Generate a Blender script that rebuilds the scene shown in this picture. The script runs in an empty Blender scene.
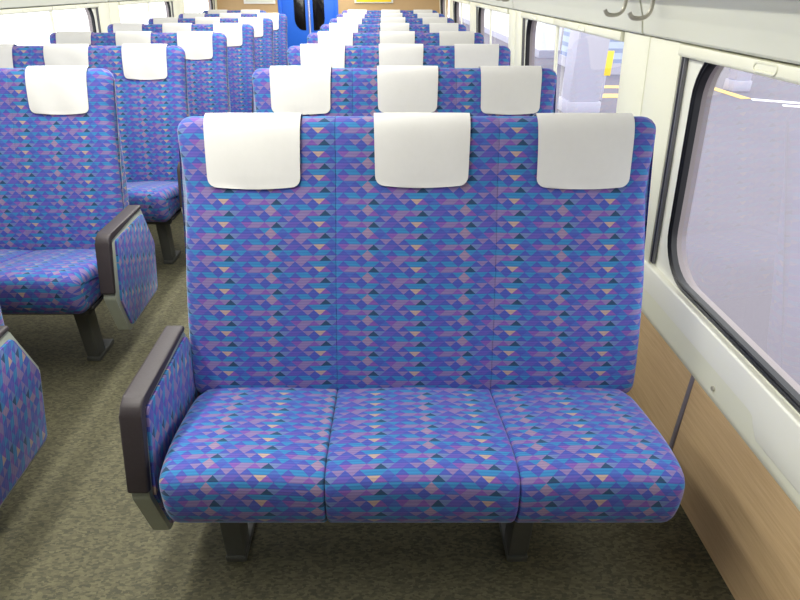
import bpy, bmesh, math, random
from mathutils import Vector
random.seed(4)
C = bpy.context.scene.collection
PI = math.pi
H = 1.43            # eye height above the floor
P = 0.98            # seat pitch
CX = -0.836         # centre line of the saloon

# ------------------------------------------------------------------ materials
def srgb(r, g, b):
    f = lambda c: (c/255/12.92) if c/255 <= .04045 else ((c/255+.055)/1.055)**2.4
    return (f(r), f(g), f(b), 1)

class NT:
    def __init__(s, name):
        s.m = bpy.data.materials.new(name); s.m.use_nodes = True
        s.t = s.m.node_tree; s.b = s.t.nodes['Principled BSDF']; s.out = s.t.nodes['Material Output']
    def n(s, typ, **kw):
        nd = s.t.nodes.new(typ)
        for k, v in kw.items(): setattr(nd, k, v)
        return nd
    def l(s, a, b): s.t.links.new(a, b)
    def math(s, op, a, b=None, c=None):
        nd = s.n('ShaderNodeMath', operation=op)
        for i, v in enumerate((a, b, c)):
            if v is None: continue
            if isinstance(v, (int, float)): nd.inputs[i].default_value = v
            else: s.l(v, nd.inputs[i])
        return nd.outputs[0]
    def mix(s, f, a, b, blend='MIX'):
        nd = s.n('ShaderNodeMix', data_type='RGBA', blend_type=blend)
        for i, v in ((0, f), (6, a), (7, b)):
            if isinstance(v, (int, float, tuple)): nd.inputs[i].default_value = v
            else: s.l(v, nd.inputs[i])
        return nd.outputs[2]

def plain(name, col, rough=.5, metal=0., noise=.06, scale=30., bump=0., spec=.5):
    t = NT(name)
    tc = t.n('ShaderNodeTexCoord'); nz = t.n('ShaderNodeTexNoise'); nz.inputs['Scale'].default_value = scale
    nz.inputs['Detail'].default_value = 4
    t.l(tc.outputs['Object'], nz.inputs['Vector'])
    dark = tuple(c*(1-noise*2) for c in col[:3])+(1,); lite = tuple(min(1, c*(1+noise)) for c in col[:3])+(1,)
    t.l(t.mix(nz.outputs['Fac'], dark, lite), t.b.inputs['Base Color'])
    t.b.inputs['Roughness'].default_value = rough; t.b.inputs['Metallic'].default_value = metal
    t.b.inputs['Specular IOR Level'].default_value = spec
    if bump:
        bp = t.n('ShaderNodeBump'); bp.inputs['Strength'].default_value = bump; bp.inputs['Distance'].default_value = .002
        t.l(nz.outputs['Fac'], bp.inputs['Height']); t.l(bp.outputs['Normal'], t.b.inputs['Normal'])
    return t.m

PAL = {'C': srgb(54, 124, 174), 'B': srgb(70, 98, 170), 'I': srgb(72, 84, 164), 'V': srgb(92, 84, 164),
       'M': srgb(120, 84, 158), 'P': srgb(128, 112, 156), 'T': srgb(174, 150, 136), 'Q': srgb(144, 124, 150),
       'D': srgb(44, 72, 96), 'G': srgb(100, 118, 164)}
# triangles of each row of the half-drop repeat, left to right, down-pointing then up-pointing; bottom row first
ROWS = ['PDGVVIPIQMIBMPPM', 'CICIBICQCBCICCIC', 'TMIBMPPMPDGVVIPI', 'CBCICCICCIPIPICC']

def fabric():
    t = NT('moquette')
    uv = t.n('ShaderNodeUVMap', uv_map='UVMap'); sx = t.n('ShaderNodeSeparateXYZ'); t.l(uv.outputs[0], sx.inputs[0])
    u = t.math('DIVIDE', sx.outputs[0], .0322); v = t.math('DIVIDE', sx.outputs[1], .0151)
    v = t.math('ADD', v, 400.); u = t.math('ADD', u, 480.)
    row = t.math('FLOOR', v); fv = t.math('SUBTRACT', v, row)
    r4 = t.math('MODULO', row, 4.); r2 = t.math('MODULO', row, 2.)
    X = t.math('SUBTRACT', u, t.math('MULTIPLY', r2, .5))
    c = t.math('FLOOR', X); fx = t.math('SUBTRACT', X, c)
    tt = t.math('MULTIPLY', t.math('ABSOLUTE', t.math('SUBTRACT', fx, .5)), 2.)
    up = t.math('LESS_THAN', tt, t.math('SUBTRACT', 1., fv))
    cd = t.math('FLOOR', t.math('ADD', X, .5))
    iu = t.math('ADD', t.math('MULTIPLY', t.math('MODULO', c, 8.), 2.), 1.)
    idn = t.math('MULTIPLY', t.math('MODULO', cd, 8.), 2.)
    idx = t.math('ADD', t.math('MULTIPLY', up, iu), t.math('MULTIPLY', t.math('SUBTRACT', 1., up), idn))
    pos = t.math('DIVIDE', t.math('ADD', idx, .5), 16.)
    col = None
    for i, s in enumerate(ROWS):
        rp = t.n('ShaderNodeValToRGB'); cr = rp.color_ramp; cr.interpolation = 'CONSTANT'
        cr.elements[0].position = 0; cr.elements[0].color = PAL[s[0]]
        cr.elements[1].position = 1/16; cr.elements[1].color = PAL[s[1]]
        for k in range(2, 16):
            e = cr.elements.new(k/16); e.color = PAL[s[k]]
        t.l(pos, rp.inputs[0])
        col = rp.outputs[0] if col is None else t.mix(t.math('COMPARE', r4, float(i), .1), col, rp.outputs[0])
    # fine horizontal ribs of the weave
    rib = t.math('SINE', t.math('MULTIPLY', sx.outputs[1], 2*PI/.00755))
    rf = t.math('MULTIPLY', t.math('ADD', rib, 1.), .11)
    col = t.mix(rf, col, srgb(40, 40, 130))
    t.l(col, t.b.inputs['Base Color'])
    t.b.inputs['Roughness'].default_value = .85; t.b.inputs['Specular IOR Level'].default_value = .2
    t.b.inputs['Sheen Weight'].default_value = .35; t.b.inputs['Sheen Roughness'].default_value = .35
    t.b.inputs['Sheen Tint'].default_value = (.75, .8, 1, 1)
    bp = t.n('ShaderNodeBump'); bp.inputs['Strength'].default_value = .15; bp.inputs['Distance'].default_value = .001
    t.l(rib, bp.inputs['Height']); t.l(bp.outputs[0], t.b.inputs['Normal'])
    return t.m

def carpet():
    t = NT('carpet')
    tc = t.n('ShaderNodeTexCoord'); mp = t.n('ShaderNodeMapping'); mp.inputs['Scale'].default_value = (85, 190, 1)
    t.l(tc.outputs['Object'], mp.inputs['Vector'])
    vo = t.n('ShaderNodeTexVoronoi'); vo.distance = 'CHEBYCHEV'; vo.inputs['Scale'].default_value = 1.; vo.inputs['Randomness'].default_value = 1.
    t.l(mp.outputs[0], vo.inputs['Vector'])
    nz = t.n('ShaderNodeTexNoise'); nz.inputs['Scale'].default_value = 420; nz.inputs['Detail'].default_value = 3
    t.l(tc.outputs['Object'], nz.inputs['Vector'])
    bw = t.n('ShaderNodeRGBToBW'); t.l(vo.outputs['Color'], bw.inputs[0])
    rp = t.n('ShaderNodeValToRGB'); rp.color_ramp.elements[0].position = .2; rp.color_ramp.elements[0].color = srgb(66, 64, 49)
    rp.color_ramp.elements[1].position = .8; rp.color_ramp.elements[1].color = srgb(106, 102, 76)
    t.l(bw.outputs[0], rp.inputs[0])
    c = t.mix(t.math('MULTIPLY', nz.outputs['Fac'], .6), rp.outputs[0], srgb(76, 74, 60))
    # faint joints of the carpet tiles
    sx = t.n('ShaderNodeSeparateXYZ'); t.l(tc.outputs['Object'], sx.inputs[0])
    jx = t.math('LESS_THAN', t.math('FRACT', t.math('DIVIDE', t.math('ADD', sx.outputs[0], 10.38), .5)), .008)
    c = t.mix(t.math('MULTIPLY', jx, .15), c, srgb(60, 58, 48))
    t.l(c, t.b.inputs['Base Color']); t.b.inputs['Roughness'].default_value = .75
    t.b.inputs['Specular IOR Level'].default_value = .3
    bp = t.n('ShaderNodeBump'); bp.inputs['Strength'].default_value = .35; bp.inputs['Distance'].default_value = .002
    t.l(nz.outputs['Fac'], bp.inputs['Height']); t.l(bp.outputs[0], t.b.inputs['Normal'])
    return t.m

def wood():
    t = NT('wood_laminate')
    tc = t.n('ShaderNodeTexCoord'); mp = t.n('ShaderNodeMapping'); mp.inputs['Scale'].default_value = (8, 7, 170)
    mp.inputs['Rotation'].default_value = (.12, 0, 0)
    t.l(tc.outputs['Object'], mp.inputs['Vector'])
    nz = t.n('ShaderNodeTexNoise'); nz.inputs['Scale'].default_value = 1; nz.inputs['Detail'].default_value = 6; nz.inputs['Roughness'].default_value = .65
    t.l(mp.outputs[0], nz.inputs['Vector'])
    rp = t.n('ShaderNodeValToRGB'); rp.color_ramp.elements[0].position = .3; rp.color_ramp.elements[0].color = srgb(208, 174, 130)
    rp.color_ramp.elements[1].position = .7; rp.color_ramp.elements[1].color = srgb(228, 198, 154)
    t.l(nz.outputs['Fac'], rp.inputs[0]); t.l(rp.outputs[0], t.b.inputs['Base Color'])
    t.b.inputs['Roughness'].default_value = .5
    return t.m

def asphalt():
    t = NT('asphalt')
    tc = t.n('ShaderNodeTexCoord')
    a = t.n('ShaderNodeTexNoise'); a.inputs['Scale'].default_value = .7; a.inputs['Detail'].default_value = 5
    b = t.n('ShaderNodeTexNoise'); b.inputs['Scale'].default_value = 60; b.inputs['Detail'].default_value = 3
    t.l(tc.outputs['Object'], a.inputs['Vector']); t.l(tc.outputs['Object'], b.inputs['Vector'])
    c = t.mix(a.outputs['Fac'], srgb(102, 97, 105), srgb(116, 111, 119))
    c = t.mix(t.math('MULTIPLY', b.outputs['Fac'], .25), c, srgb(150, 144, 154))
    t.l(c, t.b.inputs['Base Color']); t.b.inputs['Roughness'].default_value = .9
    return t.m

def glass(name, tint, refl):
    t = NT(name); t.t.nodes.remove(t.b)
    tr = t.n('ShaderNodeBsdfTransparent'); tr.inputs[0].default_value = tint
    gl = t.n('ShaderNodeBsdfGlossy'); gl.inputs['Roughness'].default_value = .01
    lw = t.n('ShaderNodeFresnel'); lw.inputs[0].default_value = 1.35
    mx = t.n('ShaderNodeMixShader'); t.l(t.math('MULTIPLY', lw.outputs[0], refl), mx.inputs[0])
    t.l(tr.outputs[0], mx.inputs[1]); t.l(gl.outputs[0], mx.inputs[2]); t.l(mx.outputs[0], t.out.inputs[0])
    return t.m

def slats():
    t = NT('slatted_cladding')
    tc = t.n('ShaderNodeTexCoord'); sx = t.n('ShaderNodeSeparateXYZ'); t.l(tc.outputs['Object'], sx.inputs[0])
    f = t.math('LESS_THAN', t.math('FRACT', t.math('DIVIDE', sx.outputs[2], .34)), .42)
    t.l(t.mix(f, srgb(176, 190, 218), srgb(132, 146, 182)), t.b.inputs['Base Color'])
    t.b.inputs['Roughness'].default_value = .6
    return t.m

M_FAB = fabric(); M_CARPET = carpet(); M_WOOD = wood(); M_ASPH = asphalt()
M_WHITE = plain('white_cloth', srgb(213, 212, 209), .9, noise=.015, scale=60, bump=.05, spec=.1)
M_CREAM = plain('cream_panel', srgb(242, 242, 220), .35, noise=.01, scale=6)
M_CREAM2 = plain('pale_cream_panel', srgb(246, 246, 232), .35, noise=.01, scale=6)
M_RACK = plain('rack_cream', srgb(228, 229, 212), .4, noise=.01, scale=6)
M_RACKG = plain('rack_grey', srgb(170, 164, 160), .5, noise=.02, scale=20)
M_BLACK = plain('black_rubber', srgb(20, 21, 26), .45, noise=.1)
M_RAIL = plain('grey_rail', srgb(120, 120, 126), .4, metal=.3)
M_PAD = plain('dark_brown_pad', srgb(52, 45, 48), .55, noise=.1, scale=160, bump=.15)
M_FRAME = plain('grey_frame', srgb(156, 161, 147), .45, noise=.05)
M_LEG = plain('dark_grey_metal', srgb(80, 82, 78), .5, noise=.06)
M_SHELL = plain('dark_shell', srgb(58, 58, 60), .6, noise=.06)
M_BLUE = plain('blue_paint', srgb(36, 104, 222), .4, noise=.02)
M_DGLASS = plain('dark_glass', srgb(14, 12, 12), .15, noise=.2, scale=3)
M_TAN = plain('tan_wall', srgb(196, 164, 120), .6, noise=.03, scale=12)
M_PAPER = plain('white_frame', srgb(240, 240, 236), .5, noise=.01)
M_YEL = plain('yellow_sign', srgb(250, 214, 40), .5, noise=.03)
M_YLINE = plain('yellow_line', srgb(236, 196, 120), .8, noise=.06)
M_WLINE = plain('white_line', srgb(240, 240, 244), .8, noise=.03)
M_CHROME = plain('warm_chrome', srgb(196, 192, 176), .3, metal=.3, noise=.03)
M_STRIP = plain('grey_strip', srgb(150, 144, 158), .35, metal=.4)
M_CONC = plain('bright_concrete', srgb(244, 244, 246), .9, noise=.02, scale=2)
M_PILLAR = plain('pale_column', srgb(178, 176, 190), .7, noise=.02, scale=3)
M_CEIL = plain('ceiling_white', srgb(236, 236, 228), .6, noise=.01)
M_OUT = plain('outer_frame_beige', srgb(166, 156, 156), .6, noise=.02)
M_SLAT = slats()
M_GLASS = glass('window_glass', (.96, .97, .98, 1), .16)

# ------------------------------------------------------------------ helpers
def link(name, me, mat, parent=None, loc=None):
    o = bpy.data.objects.new(name, me); C.objects.link(o)
    if mat is not None: me.materials.append(mat)
    if parent is not None: o.parent = parent
    if loc is not None: o.location = loc
    return o

def finish(name, bm, mat, parent=None, smooth=True, loc=None, angle=40):
    bmesh.ops.recalc_face_normals(bm, faces=bm.faces)
    me = bpy.data.meshes.new(name); bm.to_mesh(me); bm.free()
    if smooth:
        for p in me.polygons: p.use_smooth = True
        me.set_sharp_from_angle(angle=math.radians(angle))
    return link(name, me, mat, parent, loc)

def empty(name, loc=(0, 0, 0), label=None, cat=None, group=None, kind=None):
    o = bpy.data.objects.new(name, None); C.objects.link(o); o.location = loc; o.empty_display_size = .1
    tag(o, label, cat, group, kind); return o

def tag(o, label=None, cat=None, group=None, kind=None):
    for k, v in (('label', label), ('category', cat), ('group', group), ('kind', kind)):
        if v: o[k] = v
    return o

def add_box(bm, a, b, bev=0., seg=2):
    a, b = Vector(a), Vector(b)
    vs = [bm.verts.new((x, y, z)) for x in (a.x, b.x) for y in (a.y, b.y) for z in (a.z, b.z)]
    fs = [(0, 1, 3, 2), (4, 6, 7, 5), (0, 4, 5, 1), (2, 3, 7, 6), (0, 2, 6, 4), (1, 5, 7, 3)]
    faces = [bm.faces.new([vs[i] for i in f]) for f in fs]
    if bev:
        es = list({e for f in faces for e in f.edges})
        bmesh.ops.bevel(bm, geom=es, offset=bev, segments=seg, profile=.5, affect='EDGES')

def box(name, a, b, mat, parent=None, bev=0.):
    bm = bmesh.new(); add_box(bm, a, b, bev); return finish(name, bm, mat, parent)

def add_prism(bm, poly, lo, hi, f, bev=0., seg=2):
    """poly: 2-D outline; f(p, q, w) -> point, w runs from lo to hi"""
    n = len(poly)
    A = [bm.verts.new(f(p, q, lo)) for p, q in poly]; B = [bm.verts.new(f(p, q, hi)) for p, q in poly]
    fa = [bm.faces.new(A[::-1]), bm.faces.new(B)]
    for i in range(n): fa.append(bm.faces.new((A[i], A[(i+1) % n], B[(i+1) % n], B[i])))
    if bev:
        es = list({e for x in fa for e in x.edges})
        bmesh.ops.bevel(bm, geom=es, offset=bev, segments=seg, profile=.5, affect='EDGES', clamp_overlap=True)

def add_tube(bm, pts, r, n=8, closed=False):
    pts = [Vector(p) for p in pts]; m = len(pts); rings = []
    up = None
    for i, p in enumerate(pts):
        a = pts[(i-1) % m] if (closed or i > 0) else p
        b = pts[(i+1) % m] if (closed or i < m-1) else p
        d = (b-a).normalized()
        if up is None: up = d.orthogonal().normalized()
        up = (up - d*up.dot(d)).normalized(); w = d.cross(up)
        rings.append([bm.verts.new(p + (up*math.cos(2*PI*k/n)+w*math.sin(2*PI*k/n))*r) for k in range(n)])
    for i in range(m if closed else m-1):
        for k in range(n):
            bm.faces.new((rings[i][k], rings[i][(k+1) % n], rings[(i+1) % m][(k+1) % n], rings[(i+1) % m][k]))
    if not closed: bm.faces.new(rings[0][::-1]); bm.faces.new(rings[-1])

def catmull(pts, per=6, closed=True):
    out = []; n = len(pts)
    for i in range(n if closed else n-1):
        g = lambda k: pts[k % n] if closed else pts[max(0, min(n-1, k))]
        p0, p1, p2, p3 = g(i-1), g(i), g(i+1), g(i+2)
        for s in range(per):
            t = s/per
            out.append(tuple(.5*(2*p1[j]+(p2[j]-p0[j])*t+(2*p0[j]-5*p1[j]+4*p2[j]-p3[j])*t*t+(3*p1[j]-p0[j]-3*p2[j]+p3[j])*t**3) for j in (0, 1)))
    if not closed: out.append(tuple(pts[-1]))
    return out

def normals2(pts):
    n = len(pts); area = sum(pts[i][0]*pts[(i+1) % n][1]-pts[(i+1) % n][0]*pts[i][1] for i in range(n))
    s = 1 if area > 0 else -1
    out = []
    for i in range(n):
        a, b = pts[i-1], pts[(i+1) % n]; dx, dy = b[0]-a[0], b[1]-a[1]; L = math.hypot(dx, dy) or 1
        out.append((s*dy/L, -s*dx/L))
    return out

def loft(name, prof, x0, x1, r0, r1, mat, parent, warp=None, mid=8, uoff=0.):
    """sweep a closed (y, z) profile along x with rounded ends; UVs in metres"""
    N = normals2(prof); n = len(prof)
    arc = [0.]
    for i in range(n): arc.append(arc[-1]+math.dist(prof[i], prof[(i+1) % n]))
    st = []
    for k in range(6):
        a = k/5*PI/2; st.append((x0+r0*(1-math.sin(a)), r0*(1-math.cos(a))))
    st = [(x0+r0*(1-math.sin(k/5*PI/2)), r0*(1-math.sin((5-k)/5*PI/2))) for k in range(6)]
    st = [(x0+r0*(1-math.cos(k/5*PI/2)), r0*(1-math.sin(k/5*PI/2))) for k in range(6)]
    for k in range(1, mid): st.append((x0+r0+(x1-r1-x0-r0)*k/mid, 0))
    st += [(x1-r1*(1-math.cos(k/5*PI/2)), r1*(1-math.sin(k/5*PI/2))) for k in range(5, -1, -1)]
    bm = bmesh.new(); uvl = bm.loops.layers.uv.new('UVMap'); rings = []
    for x, ins in st:
        ring = []
        for (y, z), (ny, nz) in zip(prof, N):
            p = (x, y-ny*ins, z-nz*ins)
            if warp: p = warp(*p)
            ring.append(bm.verts.new(p))
        rings.append(ring)
    for i in range(len(rings)-1):
        for k in range(n):
            k2 = (k+1) % n
            f = bm.faces.new((rings[i][k], rings[i][k2], rings[i+1][k2], rings[i+1][k]))
            for lp, (xx, aa) in zip(f.loops, ((st[i][0], arc[k]), (st[i][0], arc[k+1]), (st[i+1][0], arc[k+1]), (st[i+1][0], arc[k]))):
                lp[uvl].uv = (xx+uoff, aa)
    for ring in (rings[0], rings[-1]):
        f = bm.faces.new(ring if ring is rings[-1] else ring[::-1])
        for lp in f.loops: lp[uvl].uv = (lp.vert.co.y, lp.vert.co.z)
    return finish(name, bm, mat, parent, angle=60)

# ------------------------------------------------------------------ the seat unit
# all seat shapes are written with y as seen from the viewpoint (first row) and moved by Y0
Y0 = 1.2
BACK = [(1.335, .405), (1.274, .420), (1.262, .463), (1.292, .575), (1.335, .70), (1.382, .82), (1.420, .905), (1.446, .96),
        (1.476, 1.04), (1.500, 1.093), (1.519, 1.119), (1.545, 1.126), (1.574, 1.109), (1.582, 1.07), (1.566, .98),
        (1.52, .82), (1.46, .62), (1.41, .45)]
def upright(y, z):
    t = max(0., min(1.1, (1.10-z)/.66)); return (y+.056*t, z-.045*t)
BACKP = [(y-Y0, z) for y, z in catmull([upright(*p) for p in BACK], 5)]
CUSH = [(.874, .357), (.848, .405), (.849, .480), (.878, .512), (.94, .514), (1.03, .500), (1.12, .481), (1.21, .462), (1.29, .445),
        (1.33, .43), (1.31, .385), (1.20, .360), (1.03, .356), (.92, .347)]
CUSHP = [(y+.055-Y0, z-.046) for y, z in catmull(CUSH, 5)]
HEX = [(1.012, .598), (1.338, .606), (1.408, .42), (1.335, .198), (1.004, .186), (.948, .385)]

def inset(poly, d):
    n = len(poly); out = []
    area = sum(poly[i][0]*poly[(i+1) % n][1]-poly[(i+1) % n][0]*poly[i][1] for i in range(n)); s = 1 if area > 0 else -1
    ds = d if isinstance(d, (list, tuple)) else [d]*n
    L = []
    for i in range(n):
        a, b = Vector(poly[i]), Vector(poly[(i+1) % n]); t = (b-a).normalized(); nn = Vector((-t.y, t.x))*s
        L.append((a+nn*ds[i], t))
    for i in range(n):
        (p, t), (q, w) = L[i-1], L[i]
        den = t.x*w.y-t.y*w.x; k = ((q.x-p.x)*w.y-(q.y-p.y)*w.x)/den
        out.append((p.x+t.x*k, p.y+t.y*k))
    return out

def round_poly(poly, r, n=4):
    out = []
    for i in range(len(poly)):
        p = Vector(poly[i]); a = (Vector(poly[i-1])-p).normalized(); b = (Vector(poly[(i+1) % len(poly)])-p).normalized()
        for k in range(n+1):
            t = k/n; q = (p+a*r)*(1-t)**2+p*2*t*(1-t)+(p+b*r)*t*t
            out.append((q.x, q.y))
    return out

def make_seat(n, side, root):
    """side +1: armrest panel on the -x end (seats on the right), -1: mirrored"""
    if n == 3: seams = [-.635, -.213, .213, .635]
    else: seams = [-.425, 0., .425]
    W = seams[-1]
    for i in range(n):
        a, b = seams[i], seams[i+1]; l, r = i == 0, i == n-1
        def bwarp(x, y, z):
            t = (z-.40)/.73
            k = 1.0 - (.026*max(0, min(1, (.95-t)/.22)) - .012*max(0, min(1, (.72-t)/.3))) * (abs(x)/W)**4
            k *= 1+(.036 if side > 0 else -.02)*max(0, min(1, (1.0-z)/.6))     # headrest wings wider than the rest
            return (x*k, y-.006*math.cos((x-(a+b)/2)/(b-a)*PI)*(1 if t < .75 else .4), z)
        loft('backrest', BACKP, a, b, .045 if l else .0025, .045 if r else .0025, M_FAB, root, bwarp)
    seams = [q if abs(q) in (0, W) else q*1.035 for q in seams]
    for i in range(n):
        a, b = seams[i], seams[i+1]; l, r = i == 0, i == n-1
        aa = a+.003 if l else a; bb = b-.003 if r else b
        def cwarp(x, y, z):
            t = max(0., min(1., (1.325-(y+Y0))/.42))            # 0 at the back, 1 at the front edge
            e = abs(x)/W
            k = 1 - e**3*(.042*t**2.2 + .015*t) - e**3*.03*max(0, (.12-t)/.12)
            cr = .010*math.cos((x-(a+b)/2)/(b-a)*PI) if z > .395 else 0
            return (x*k, y, z+cr)
        loft('seat_cushion', CUSHP, aa, bb, .04 if l else .01, .04 if r else .01, M_FAB, root, cwarp, uoff=.11)
    # headrest covers: draped over the top edge
    arc = [0.]; i0 = 5*1
    prof = BACKP; top = max(range(len(prof)), key=lambda k: prof[k][1])
    N = normals2(prof)
    cum = {top: 0.}
    s = 0.
    for k in range(top-1, -1, -1): s += math.dist(prof[k], prof[k+1]); cum[k] = -s
    s = 0.
    for k in range(top+1, len(prof)): s += math.dist(prof[k], prof[k-1]); cum[k] = s
    ks = sorted(cum)
    def at(sv):
        for k in ks[:-1]:
            if cum[k] <= sv <= cum[k+1]:
                t = (sv-cum[k])/(cum[k+1]-cum[k])
                return tuple(prof[k][j]*(1-t)+prof[k+1][j]*t for j in (0, 1)) + tuple(N[k][j]*(1-t)+N[k+1][j]*t for j in (0, 1))
    cents = [-.427, .012*side, .435] if n == 3 else [-.215, .215]
    if side < 0 and n == 3: cents = [-.441, -.018, .419]
    for ci, cxx in enumerate(cents):
        L0, L1, hw, rc = -.193+.004*(ci % 2), .12, .125, .024
        rows = [L0+rc*(1-math.cos(k/5*PI/2)) for k in range(5)] + [L0+rc+(L1-L0-rc)*k/26 for k in range(27)]
        bm = bmesh.new(); grid = []
        for j, sv in enumerate(rows):
            w = hw*(1-.035*max(0, -sv)/.2)
            if sv < L0+rc: w = w-rc+math.sqrt(max(0, rc*rc-(L0+rc-sv)**2))
            y, z, ny, nz = at(sv)
            lift = .009 if sv < 0 else .005
            row = []
            for q in range(13):
                f = -1+2*q/12
                wob = .0018*math.sin(f*5+ci*2+j*.2)*max(0, min(1, -sv/.1)) - .0008*abs(f)**4
                sag = .005*(1-f*f)*(1 if sv < L0+.02 else 0)
                row.append(bm.verts.new((cxx+f*w, y+ny*(lift+wob), z+nz*(lift+wob)-sag)))
            grid.append(row)
        for j in range(len(grid)-1):
            for q in range(12): bm.faces.new((grid[j][q], grid[j][q+1], grid[j+1][q+1], grid[j+1][q]))
        o = finish('headrest_cover', bm, M_WHITE, root, angle=80)
        md = o.modifiers.new('thick', 'SOLIDIFY'); md.thickness = .0022; md.offset = 0; md.use_rim = False
    # armrest panel on the aisle end
    gap, thick = (.004, .047) if side > 0 else (.034, .05)
    xi = -(W+gap)*side           # inner face
    xo = xi-thick*side                                # outer face
    arm = empty('armrest', (0, 0, 0)); arm.parent = root
    f3 = lambda p, q, w: (w, p-Y0, q)
    bm = bmesh.new(); add_prism(bm, round_poly(inset(HEX, [.012, .004, 0, 0, 0, .012]), .012), xi-.002*side, xo+.002*side, f3, .003); finish('panel_frame', bm, M_FRAME, arm)
    # pad along the front and top edges
    fr, ft, bt = HEX[5], HEX[0], HEX[1]
    outer = inset([fr, ft, bt, (1.2, .2)], [-.003, -.003, 0, 0])[:3]
    inn = inset([fr, ft, bt, (1.2, .2)], [.016, .016, 0, 0])[:3]
    o0 = (fr[0]-.003, fr[1]+.002); i0 = (fr[0]+.017, fr[1]-.006)
    poly = [i0, o0, outer[1], (bt[0]+.002, bt[1]+.003), (bt[0]+.008, bt[1]-.014), inn[1]]
    pr = []
    for k, p in enumerate(poly):
        if k == 2:
            c = Vector(p); a = (Vector(poly[1])-c).normalized(); b = (Vector(poly[3])-c).normalized()
            for s in range(5):
                t = s/4; q = (c+a*.03)*(1-t)**2+c*2*t*(1-t)+(c+b*.03)*t*t; pr.append((q.x, q.y))
        else: pr.append(p)
    bm = bmesh.new(); add_prism(bm, pr, xi+.002*side, xo-.002*side, f3, .007, 3); finish('armrest_pad', bm, M_PAD, arm)
    # upholstered inserts, one per face
    for face, sg, ins in ((xi, side, .014), (xo, -side, None)):
        d = [ins]*6 if ins else [.036, .018, .014, .016, .024, .052]
        if ins: d = [.028, .014, .014, .014, .014, .028]
        poly = round_poly(inset(HEX, d), .012)
        bm = bmesh.new(); uvl = bm.loops.layers.uv.new('UVMap')
        add_prism(bm, poly, face-.006*sg, face+.006*sg, f3, .004, 3)
        for f in bm.faces:
            for lp in f.loops:
                y, z = lp.vert.co.y, lp.vert.co.z
                lp[uvl].uv = (z*.93+y*.36, -y*.93+z*.36)
        finish('side_panel', bm, M_FAB, arm)
    # frame under the cushions, rear shell and legs
    bm = bmesh.new()
    add_box(bm, (-W+.05, .985-Y0, .272), (W-.05, 1.02-Y0, .312), .004)
    add_box(bm, (-W+.05, 1.27-Y0, .272), (W-.05, 1.33-Y0, .314), .004)
    add_box(bm, (-W+.03, .985-Y0, .295), (-W+.06, 1.38-Y0, .312), .003)
    add_box(bm, (W-.06, .985-Y0, .295), (W-.03, 1.38-Y0, .312), .003)
    finish('seat_frame', bm, M_SHELL, root)
    bm = bmesh.new()
    shell = [(1.425, .42), (1.475, .62), (1.533, .82), (1.579, .98), (1.592, 1.05), (1.602, 1.05), (1.592, .97), (1.545, .80), (1.487, .60), (1.437, .40)]
    add_prism(bm, [upright(y, z) for y, z in shell], -W+.07, W-.07, f3, .002); finish('back_shell', bm, M_SHELL, root)
    legx = ([-.503, .29] if side > 0 else [.503, -.29]) if n == 3 else [.30, -.30]
    for lx in legx:
        bm = bmesh.new()
        post = [(1.055, .012), (1.055, .05), (1.042, .31), (1.125, .31), (1.11, .10), (1.12, .012)]
        add_prism(bm, post, lx-.027, lx+.027, f3, .005)
        add_prism(bm, [(1.05, .0), (1.05, .022), (1.20, .022), (1.20, .0)], lx-.029, lx+.029, f3, .004)
        finish('leg', bm, M_LEG, root)

def copy_tree(o, parent=None):
    c = o.copy(); C.objects.link(c); c.parent = parent
    for ch in [x for x in bpy.data.objects if x.parent is o]: copy_tree(ch, c)
    return c

XR, XL = .089, -1.754
GR, GL = 'triple train seats right of the aisle', 'triple train seats left of the aisle'
protoR = empty('train_seat', (XR, Y0, 0)); make_seat(3, 1, protoR)
protoL = empty('train_seat', (XL, Y0, 0)); make_seat(3, -1, protoL)
ordn = ['nearest', 'second', 'third', 'fourth', 'fifth', 'sixth', 'seventh', 'eighth']
labR = ['nearest blue triangle-patterned triple seat, shown whole with three cushions beside the large window',
        'triple seat directly behind the nearest whole seat, its three white headrest covers just above it',
        'third triple seat back right of the aisle, only its top and headrest covers showing',
        'fourth triple seat back in the column right of the aisle',
        'fifth triple seat back in the column right of the aisle',
        'sixth triple seat back in the column right of the aisle',
        'seventh triple seat back in the column right of the aisle, next to last',
        'last triple seat of the right-hand column, nearest the tan end wall and yellow poster']
labL = ['nearest seat left of the aisle, only its hexagonal fabric armrest panel in the frame',
        'blue patterned seat left of the aisle whose grey-edged hexagonal armrest panel stands out whole',
        'triple seat left of the aisle directly behind the one with the whole hexagonal armrest',
        'fourth triple seat back in the column left of the aisle',
        'fifth triple seat back in the column left of the aisle',
        'sixth triple seat back in the column left of the aisle',
        'rearmost triple seat left of the aisle, its edge against the blue door']
for k in range(8):
    o = protoR if k == 0 else copy_tree(protoR)
    o.location = (XR, Y0+P*k, 0); tag(o, labR[k], 'train seat', GR)
for k in range(7):
    o = protoL if k == 0 else copy_tree(protoL)
    o.location = (XL, Y0+P*k, 0); tag(o, labL[k], 'train seat', GL)
two = empty('train_seat', (-1.955, Y0+P*7, 0), 'shorter two-place seat at the far left, last before the tan end wall', 'train seat')
make_seat(2, -1, two)

# ------------------------------------------------------------------ the car body
YB, YE = -1.7, 9.8
def S(side, x): return x if side > 0 else 2*CX-x
WR, WL = .935, 2*CX-.935
box('floor', (WL-.06, YB-.05, -.06), (WR+.06, YE+.05, 0), M_CARPET)['kind'] = 'structure'
box('ceiling', (WL-.06, YB-.05, 2.02), (WR+.06, YE+.05, 2.08), M_CEIL)['kind'] = 'structure'
ew = empty('wall_end', (0, YE, 0), kind='structure')
box('wall_back', (WL-.06, YB-.05, 0), (WR+.06, YB, 2.02), M_SHELL)['kind'] = 'structure'  # unseen; dark colour stands in for unlit interior and cuts bounce light

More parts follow.
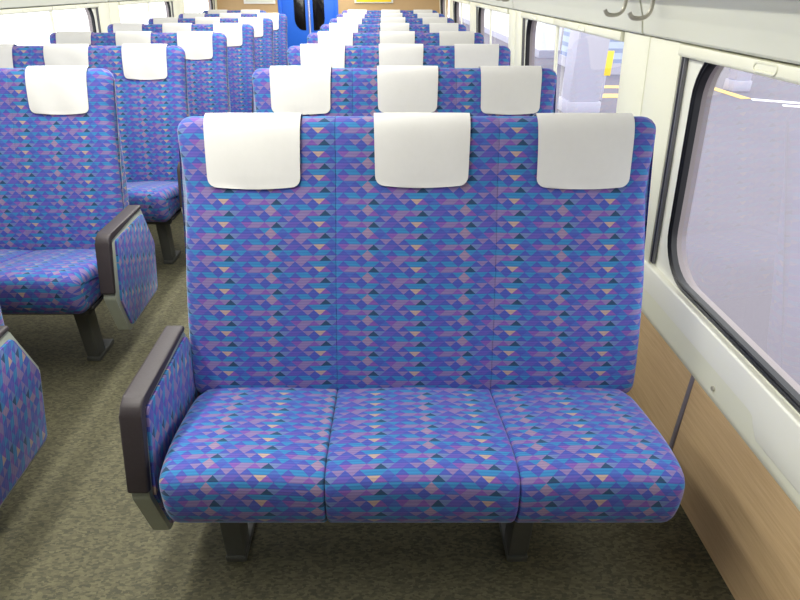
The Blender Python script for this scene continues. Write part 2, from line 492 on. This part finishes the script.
ZS0, ZS1 = .575, 1.300           # window band
def plane_x(z): return .927 - (z-.575)*(.927-.868)/(1.275-.575)
def rrect(y0, y1, z0, z1, r, n=8):
    pts = []
    for cy, cz, a0 in ((y1-r, z1-r, 0), (y0+r, z1-r, 90), (y0+r, z0+r, 180), (y1-r, z0+r, 270)):
        for k in range(n+1):
            a = math.radians(a0+90*k/n); pts.append((cy+r*math.cos(a), cz+r*math.sin(a)))
    return pts

WIN = {1: [(.02, 1.69), (2.14, 3.82), (4.25, 5.82), (6.25, 7.79), (8.22, 9.62)],
       -1: [(.02, 1.60), (2.03, 3.62), (4.05, 5.60), (6.06, 7.66), (8.1, 9.6)]}
wn = 0; tn = 0
BLIND = {(1, 0, 1): 'raised cream blind bar with latch above the nearest window, top right',
         (1, 1, 0): 'near-half raised cream blind bar of the second window on the right',
         (1, 1, 1): 'far-half raised cream blind bar of the second window on the right'}
for side in (1, -1):
    nm = 'right' if side > 0 else 'left'
    wall = empty('wall_'+nm, (0, 0, 0), kind='structure')
    FX = lambda p, q, w: (S(side, p), w, q)          # profile (x, z) run along y
    bm = bmesh.new(); add_prism(bm, [(WR+.0, 0), (WR+.06, 0), (WR+.06, .41), (WR-.004, .41)], YB, YE, FX); finish('wood_panel', bm, M_WOOD, wall, smooth=False)
    # cream sill below the windows, lightly rounded at its foot
    bm = bmesh.new()
    add_prism(bm, [(.960, .405), (.926, .405), (.921, .411), (.920, .43), (.922, .54), (.926, .578), (.96, .578)], YB, YE, FX); finish('sill_panel', bm, M_CREAM, wall)
    # upper wall behind the luggage racks
    bm = bmesh.new(); add_prism(bm, [(.937, 1.272), (.995, 1.272), (.995, 2.02), (.937, 2.02)], YB, YE, FX); finish('upper_panel', bm, M_CREAM, wall, smooth=False)
    if side > 0:
        # raised rounded cover on the sill, starting beside the nearest seat
        bm = bmesh.new()
        pl = [(YE-.1, .592), (YE-.1, .518), (1.095, .516), (1.078, .510), (1.068, .495), (1.060, .470), (1.045, .458), (-.9, .458), (-.9, .592)]
        add_prism(bm, pl, .935, .903, lambda p, q, w: (w, p, q), .006, 3); finish('raised_cover', bm, M_CREAM2, wall)
        bm = bmesh.new()
        add_prism(bm, [(1.268+.0075*math.cos(a*PI/6), .445+.0075*math.sin(a*PI/6)) for a in range(12)], .924, .915, lambda p, q, w: (w, p, q), .0015)
        finish('screw', bm, M_CHROME, wall)
        box('joint_strip', (WR-.0065, 1.374, .001), (WR+.01, 1.392, .406), M_STRIP, wall, .0015)
    # window bays
    ws = WIN[side]
    for i, (y0, y1) in enumerate(ws):
        wn += 1
        w = empty('window_%d' % wn, (0, 0, 0), kind='structure')
        fx = lambda y, z, d=0.: (S(side, plane_x(z)+d), y, z)
        z0, z1, r = .603, 1.292, .15
        inner = rrect(y0, y1, z0, z1, r)
        # outer rectangle of the bay panel
        oy0 = y0-.06; oy1 = y1+.10
        if i == len(ws)-1: oy1 = YE
        nn = len(inner); outer = []
        for k, (y, z) in enumerate(inner):
            q, t = divmod(k, 9)
            if q == 0: outer.append((oy1, z if t < 4 else ZS1) if t != 4 else (oy1, ZS1)); 
            elif q == 1: outer.append((y, ZS1) if t < 4 else ((oy0, ZS1) if t == 4 else (oy0, z)))
            elif q == 2: outer.append((oy0, z) if t < 4 else ((oy0, ZS0) if t == 4 else (y, ZS0)))
            else: outer.append((y, ZS0) if t < 4 else ((oy1, ZS0) if t == 4 else (oy1, z)))
            if q == 0 and t > 4: outer[-1] = (y, ZS1)
        bm = bmesh.new()
        A = [bm.verts.new(fx(*p)) for p in inner]; B = [bm.verts.new(fx(*p)) for p in outer]
        D = [bm.verts.new(fx(p[0], p[1], .012)) for p in inner]; E = [bm.verts.new(fx(p[0], p[1], .05)) for p in outer]
        for k in range(nn):
            k2 = (k+1) % nn
            bm.faces.new((A[k], A[k2], B[k2], B[k])); bm.faces.new((A[k2], A[k], D[k], D[k2]))
            bm.faces.new((D[k2], D[k], E[k], E[k2])); bm.faces.new((B[k], B[k2], E[k2], E[k]))
        finish('window_panel', bm, M_CREAM2, w)
        # black rubber gasket: a band with a raised lip
        bm = bmesh.new()
        loops = []
        for d, dep in ((.004, .0), (.002, -.006), (-.004, -.008), (-.008, -.004), (-.011, -.004), (-.015, -.007), (-.019, -.003), (-.020, .014)):
            loops.append([bm.verts.new(fx(p[0], p[1], dep)) for p in rrect(y0-d, y1+d, z0-d, z1+d, r+d)])
        for a, b in zip(loops, loops[1:]):
            for k in range(nn): bm.faces.new((a[k], a[(k+1) % nn], b[(k+1) % nn], b[k]))
        finish('gasket', bm, M_BLACK, w)
        bm = bmesh.new()
        g = [bm.verts.new(fx(p[0], p[1], .012)) for p in rrect(y0+.02, y1-.02, z0+.02, z1-.02, r-.02)]
        bm.faces.new(g)
        # outer body edge beyond the glass
        ob = bmesh.new(); q = [[ob.verts.new(fx(p[0], p[1], dd)) for p in rrect(y0+e, y1-e, z0+e, z1-e, r-e)] for e, dd in ((.004, .014), (.006, .05), (-.02, .05))]
        for a, b in zip(q, q[1:]):
            for k in range(nn): ob.faces.new((a[k], a[(k+1) % nn], b[(k+1) % nn], b[k]))
        finish('outer_frame', ob, M_OUT, w)
        finish('pane', bm, M_GLASS, w, smooth=False)
        # blind guide rails: at both ends of the bay and in the middle
        pm = y1-(.70 if side > 0 else .73)
        for yy, wd in ((y1+.07, .011), (pm, .016)):
            if yy > YE-.02 or (side > 0 and i == 0 and yy == pm): continue
            bm = bmesh.new()
            a = [(yy-wd, .60 if yy != pm else .57), (yy+wd, .60 if yy != pm else .57), (yy+wd, 1.275), (yy-wd, 1.275)]
            add_prism(bm, a, -.001, -.012, lambda p, q, e: fx(p, q, e), .002); finish('guide_rail', bm, M_RAIL if yy != pm else M_CREAM, w)
            if yy != pm:
                bm = bmesh.new()
                add_prism(bm, [(yy-.004, .605), (yy+.003, .605), (yy+.003, 1.27), (yy-.004, 1.27)], -.010, -.0135, lambda p, q, e: fx(p, q, e)); finish('rail_slot', bm, M_BLACK, w, smooth=False)
        # two raised blinds
        for h, (a, b) in enumerate(((y0+.078, pm), (pm, y1+.08))):
            if side > 0 and i == 0:
                if h == 0: continue
                a = y0+.078
            if b > YE: b = YE-.02
            if b-a < .2: continue
            lab = BLIND.get((side, i, h)) or 'raised cream blind bar, %s half of the %s window, %s wall' % (
                ('near', 'far')[h], ('first', 'second', 'third', 'fourth', 'fifth')[i], nm)
            bl = empty('roller_blind', (S(side, .86), (a+b)/2, 1.26), lab, 'window blind', 'raised window blinds')
            bm = bmesh.new()
            pr = [(plane_x(1.25)-.004, 1.250), (plane_x(1.25)-.024, 1.250), (plane_x(1.25)-.028, 1.257), (plane_x(1.285)-.026, 1.281), (plane_x(1.285)-.004, 1.284)]
            add_prism(bm, pr, a+.004, b-.004, lambda p, q, e: (S(side, p)-S(side, .86), e-(a+b)/2, q-1.26), .002); finish('bottom_bar', bm, M_CREAM, bl)
            hy = (a+b)/2
            if side > 0 and i == 0 and h: hy = 1.345
            bm = bmesh.new()
            pts = rrect(hy-.043, hy+.043, 1.258, 1.2765, .009, 5)
            add_tube(bm, [(S(side, .842)-S(side, .86), p-(a+b)/2, q-1.26) for p, q in pts], .0032, 6, True)
            finish('pull_latch', bm, M_CREAM, bl)
    # pillars between the bays (stand proud of the window plane)
    edges = [YB]+[e for w in ws for e in w]+[YE]
    for k in range(0, len(edges), 2):
        a, b = edges[k], edges[k+1]
        a2 = a if k == 0 else a+.082; b2 = b if k == len(edges)-2 else b+.075
        if k == 0: b2 = b-.10
        if b2-a2 < .05: continue
        tn += 1
        t = empty('trim_%d' % tn, (0, 0, 0), kind='structure')
        m = (a2+b2)/2
        for q0, q1 in ((a2, m-.0015), (m+.0015, b2)):
            bm = bmesh.new()
            add_prism(bm, [(q0, .578), (q1, .578), (q1, 1.284), (q0, 1.284)], .04, -.016, lambda p, q, e: (S(side, plane_x(q)+e), p, q), .004); finish('pillar_panel', bm, M_CREAM, t)
    # overhead luggage racks
    cuts = [YB, 2.015, 4.09, 6.09, 8.07, YE] if side > 0 else [YB, 1.86, 3.87, 5.87, 7.93, YE]
    for k in range(len(cuts)-1):
        a, b = cuts[k]+.007, cuts[k+1]-.007
        rk = empty('luggage_rack', (S(side, .8), (a+b)/2, 1.29),
                   'pale enclosed overhead rack above the %s windows, %s section from the near end' % (nm, ('first', 'second', 'third', 'fourth', 'fifth')[k]), 'luggage rack', 'overhead luggage racks')
        fr = lambda p, q, e: (S(side, p)-S(side, .8), e-(a+b)/2, q-1.29)
        bm = bmesh.new()
        lo = [(.909, 1.291), (.838, 1.288), (.832, 1.294), (.823, 1.338), (.8205, 1.346), (.800, 1.398), (.798, 1.408), (.909, 1.47)]
        add_prism(bm, lo, a, b, fr); finish('rack_base', bm, M_RACK, rk, angle=25)
        bm = bmesh.new()
        up = [(.909, 1.474), (.797, 1.413), (.789, 1.404), (.66, 1.446), (.56, 1.56), (.54, 1.74), (.60, 2.0), (.909, 2.0)]
        add_prism(bm, up, a, b, fr, .004); finish('rack_bin', bm, M_RACKG, rk, angle=25)
        # bent-wire coat hooks beside the joints
        if side > 0 and k < 3:
            for yh in ([b-.15] if k == 0 else [a+.045, b-.15]):
                pts = [(.776, 1.42), (.778, 1.40), (.780, 1.375), (.777, 1.358), (.768, 1.347), (.754, 1.342), (.738, 1.342), (.726, 1.346), (.718, 1.357)]
                bm = bmesh.new(); add_tube(bm, [fr(p, q, yh) for p, q in catmull(pts, 4, False)], .0062, 8)
                finish('coat_hook', bm, M_CHROME, rk)

# end wall with the blue door in the aisle
dx0, dx1 = -1.605, -.685
def end_box(name, x0, x1, z0, z1, mat): return box(name, (x0, 0, z0), (x1, .05, z1), mat, ew)
end_box('wall_panel', WL-.06, dx0, 0, 2.02, M_TAN); end_box('wall_panel', dx1, WR+.06, 0, 2.02, M_TAN); end_box('wall_panel', dx0, dx1, 1.93, 2.02, M_TAN)
dr = empty('door_1', (0, YE, 0), kind='structure')
box('door_frame', (dx0, -.012, 0), (dx0+.05, .05, 1.93), M_BLUE, dr, .003); box('door_frame', (dx1-.05, -.012, 0), (dx1, .05, 1.93), M_BLUE, dr, .003)
box('door_frame', (dx0, -.012, 1.89), (dx1, .05, 1.93), M_BLUE, dr, .003)
mid = -1.135
for s, (a, b) in ((-1, (dx0+.05, mid-.003)), (1, (mid+.003, dx1-.05))):
    lf = box('door_leaf', (a, .008, .004), (b, .04, 1.89), M_BLUE, dr, .002)
    g0, g1 = (a+.19, b-.055) if s < 0 else (a+.055, b-.165)
    z0, z1, r = .80, 1.75, .13
    pts = []
    if s < 0: pts = [(g1, z0), (g1, z1), (g0, z1)] + [(g0+r-r*math.cos(k/6*PI/2), z0+r*1.3-r*1.3*math.sin(k/6*PI/2)) for k in range(7)]
    else: pts = [(g0, z0)] + [(g1-r+r*math.sin(k/6*PI/2), z0+r*1.3-r*1.3*math.cos(k/6*PI/2)) for k in range(7)] + [(g1, z1), (g0, z1)]
    bm = bmesh.new(); add_prism(bm, pts, .010, .002, lambda p, q, e: (p, e, q), .001); pane = finish('door_window', bm, M_DGLASS, dr)
    box('edge_strip', ((b-.014) if s < 0 else a+.002, .001, .01), ((b-.002) if s < 0 else a+.014, .010, 1.88), M_STRIP, dr, .001)
pf = empty('poster_frame', (-.14, YE-.02, 1.4), 'yellow poster in a white frame on the tan end wall above the right-hand seats', 'poster')
box('frame', (-.295, 0, -.225), (.295, .018, .3), M_PAPER, pf, .004); box('poster', (-.265, -.004, -.208), (.265, .002, .27), M_YEL, pf)
pf = empty('poster_frame', (-1.86, YE-.02, 1.4), 'white framed pale notice on the tan end wall left of the blue door', 'poster')
box('frame', (-.26, 0, -.235), (.22, .018, .3), M_PAPER, pf, .004); box('poster', (-.225, -.004, -.205), (.185, .002, .27), M_RACK, pf)

# ------------------------------------------------------------------ outside the car
GZ = -1.3
g = box('ground', (WR+.12, -30, GZ-.1), (60, 60, GZ), M_ASPH); g['kind'] = 'structure'
g = box('ground', (-60, -30, GZ-.1), (WR+.12, 60, GZ), M_CONC); g['kind'] = 'structure'  # near-white base colour stands in for sunlit, overexposed ground
f = 570.; pit = math.atan2(316, f); sp, cp = math.sin(pit), math.cos(pit)
def gp(px, py, z=GZ-H):
    u = (px-383)/f; v = -(py-300)/f; r = (u, cp+v*sp, -sp+v*cp); t = z/r[2]; return (r[0]*t, r[1]*t)
def band(name, pts, mat, label, cat, group=None):
    bm = bmesh.new(); add_prism(bm, pts, GZ, GZ+.012, lambda p, q, e: (p, q, e)); o = finish(name, bm, mat, smooth=False)
    tag(o, label, cat, group); return o
gy = 'yellow paving strips'
band('paving_strip', [(9.72, 16.2), (10.0, 16.2), (10.0, 19.4), (9.72, 19.4)], M_YLINE, 'pale yellow strip on the paving, seen at the top left of the nearest window', 'paving strip')
band('paving_strip', [(5.7, 18.0), (7.5, 18.0), (7.5, 18.45), (5.7, 18.45)], M_YLINE, 'pale yellow strip on the paving outside the second window, the upper of two', 'paving strip', gy)
band('paving_strip', [(5.4, 16.35), (7.0, 16.35), (7.0, 16.95), (5.4, 16.95)], M_YLINE, 'pale yellow strip on the paving outside the second window, the lower of two', 'paving strip', gy)
gw = 'white road markings'
band('road_marking', [(9.9, 15.95), (11.6, 14.95), (11.7, 15.2), (10.0, 16.2)], M_WLINE, 'white painted line outside the nearest window, the upper of two', 'road marking', gw)
band('road_marking', [(10.2, 15.1), (11.6, 14.4), (11.7, 14.6), (10.3, 15.3)], M_WLINE, 'white painted line outside the nearest window, the lower of two', 'road marking', gw)
def column(x, y, w, label):
    c = empty('station_column', (x, y, GZ), label, 'column', 'station columns')
    box('shaft', (-w, -w, .3), (w, w, 5), M_PILLAR, c, .02); box('plinth', (-w-.04, -w-.04, 0), (w+.04, w+.04, .3), M_PILLAR, c, .02)
column(10.35, 17.6, .22, 'pale square column outside, in the top left of the nearest window')
column(4.75, 14.4, .36, 'pale square column outside, filling the middle of the second window')
b = empty('station_building', (8.2, 21, GZ), 'blue-grey slatted station hut beyond the platform, seen through the second window', 'building')
box('slatted_wall', (-1.3, 0, .35), (1.3, 3, 4.2), M_SLAT, b); box('plinth', (-1.35, -.05, 0), (1.35, 3.05, .35), M_PILLAR, b); box('roof', (-1.6, -.3, 4.2), (1.6, 3.3, 4.4), M_PILLAR, b, .02)
b = empty('station_wall', (7, 26, GZ), 'long pale station wall far outside, seen through the distant right-hand windows', 'building')
box('wall_face', (-.4, 0, .3), (.4, 40, 4.6), M_CONC, b); box('plinth', (-.45, -.05, 0), (.45, 40.05, .3), M_PILLAR, b)
sg = empty('sign_stand', (5.85, 16.0, GZ), 'yellow sign board on a pale pole outside the second window', 'sign')
box('board', (-.13, -.02, .62), (.13, .02, 1.22), M_YEL, sg, .008); box('pole', (-.025, -.025, 0), (.025, .025, .62), M_PILLAR, sg, .005)

# ------------------------------------------------------------------ light and camera
w = bpy.data.worlds.new('World'); bpy.context.scene.world = w; w.use_nodes = True
bg = w.node_tree.nodes['Background']
grad = w.node_tree.nodes.new('ShaderNodeTexNoise'); grad.inputs['Scale'].default_value = 1.2
cr = w.node_tree.nodes.new('ShaderNodeValToRGB'); cr.color_ramp.elements[0].color = (.93, .96, 1, 1); cr.color_ramp.elements[1].color = (1, 1, 1, 1)
w.node_tree.links.new(grad.outputs['Fac'], cr.inputs[0]); w.node_tree.links.new(cr.outputs[0], bg.inputs[0])
bg.inputs[1].default_value = 2.5
for i, x in enumerate((-.53, -1.14)):
    ld = bpy.data.lights.new('ceiling_strip_light', 'AREA'); ld.shape = 'RECTANGLE'; ld.size = .09; ld.size_y = 9.6
    ld.energy = 100; ld.color = (1, .985, .90)
    lo = bpy.data.objects.new('ceiling_strip_light', ld); C.objects.link(lo); lo.location = (x, 4.9, 2.0)

cam = bpy.data.cameras.new('camera'); co = bpy.data.objects.new('camera', cam); C.objects.link(co)
co.location = (0, 0, H); co.rotation_euler = (PI/2-pit, 0, 0)
cam.sensor_width = 36; cam.lens = f/800*36; cam.shift_x = 17/800; cam.clip_start = .02; cam.clip_end = 200
bpy.context.scene.camera = co
sc = bpy.context.scene
sc.view_settings.view_transform = 'Standard'; sc.view_settings.look = 'None'; sc.view_settings.exposure = .35; sc.view_settings.gamma = 1.
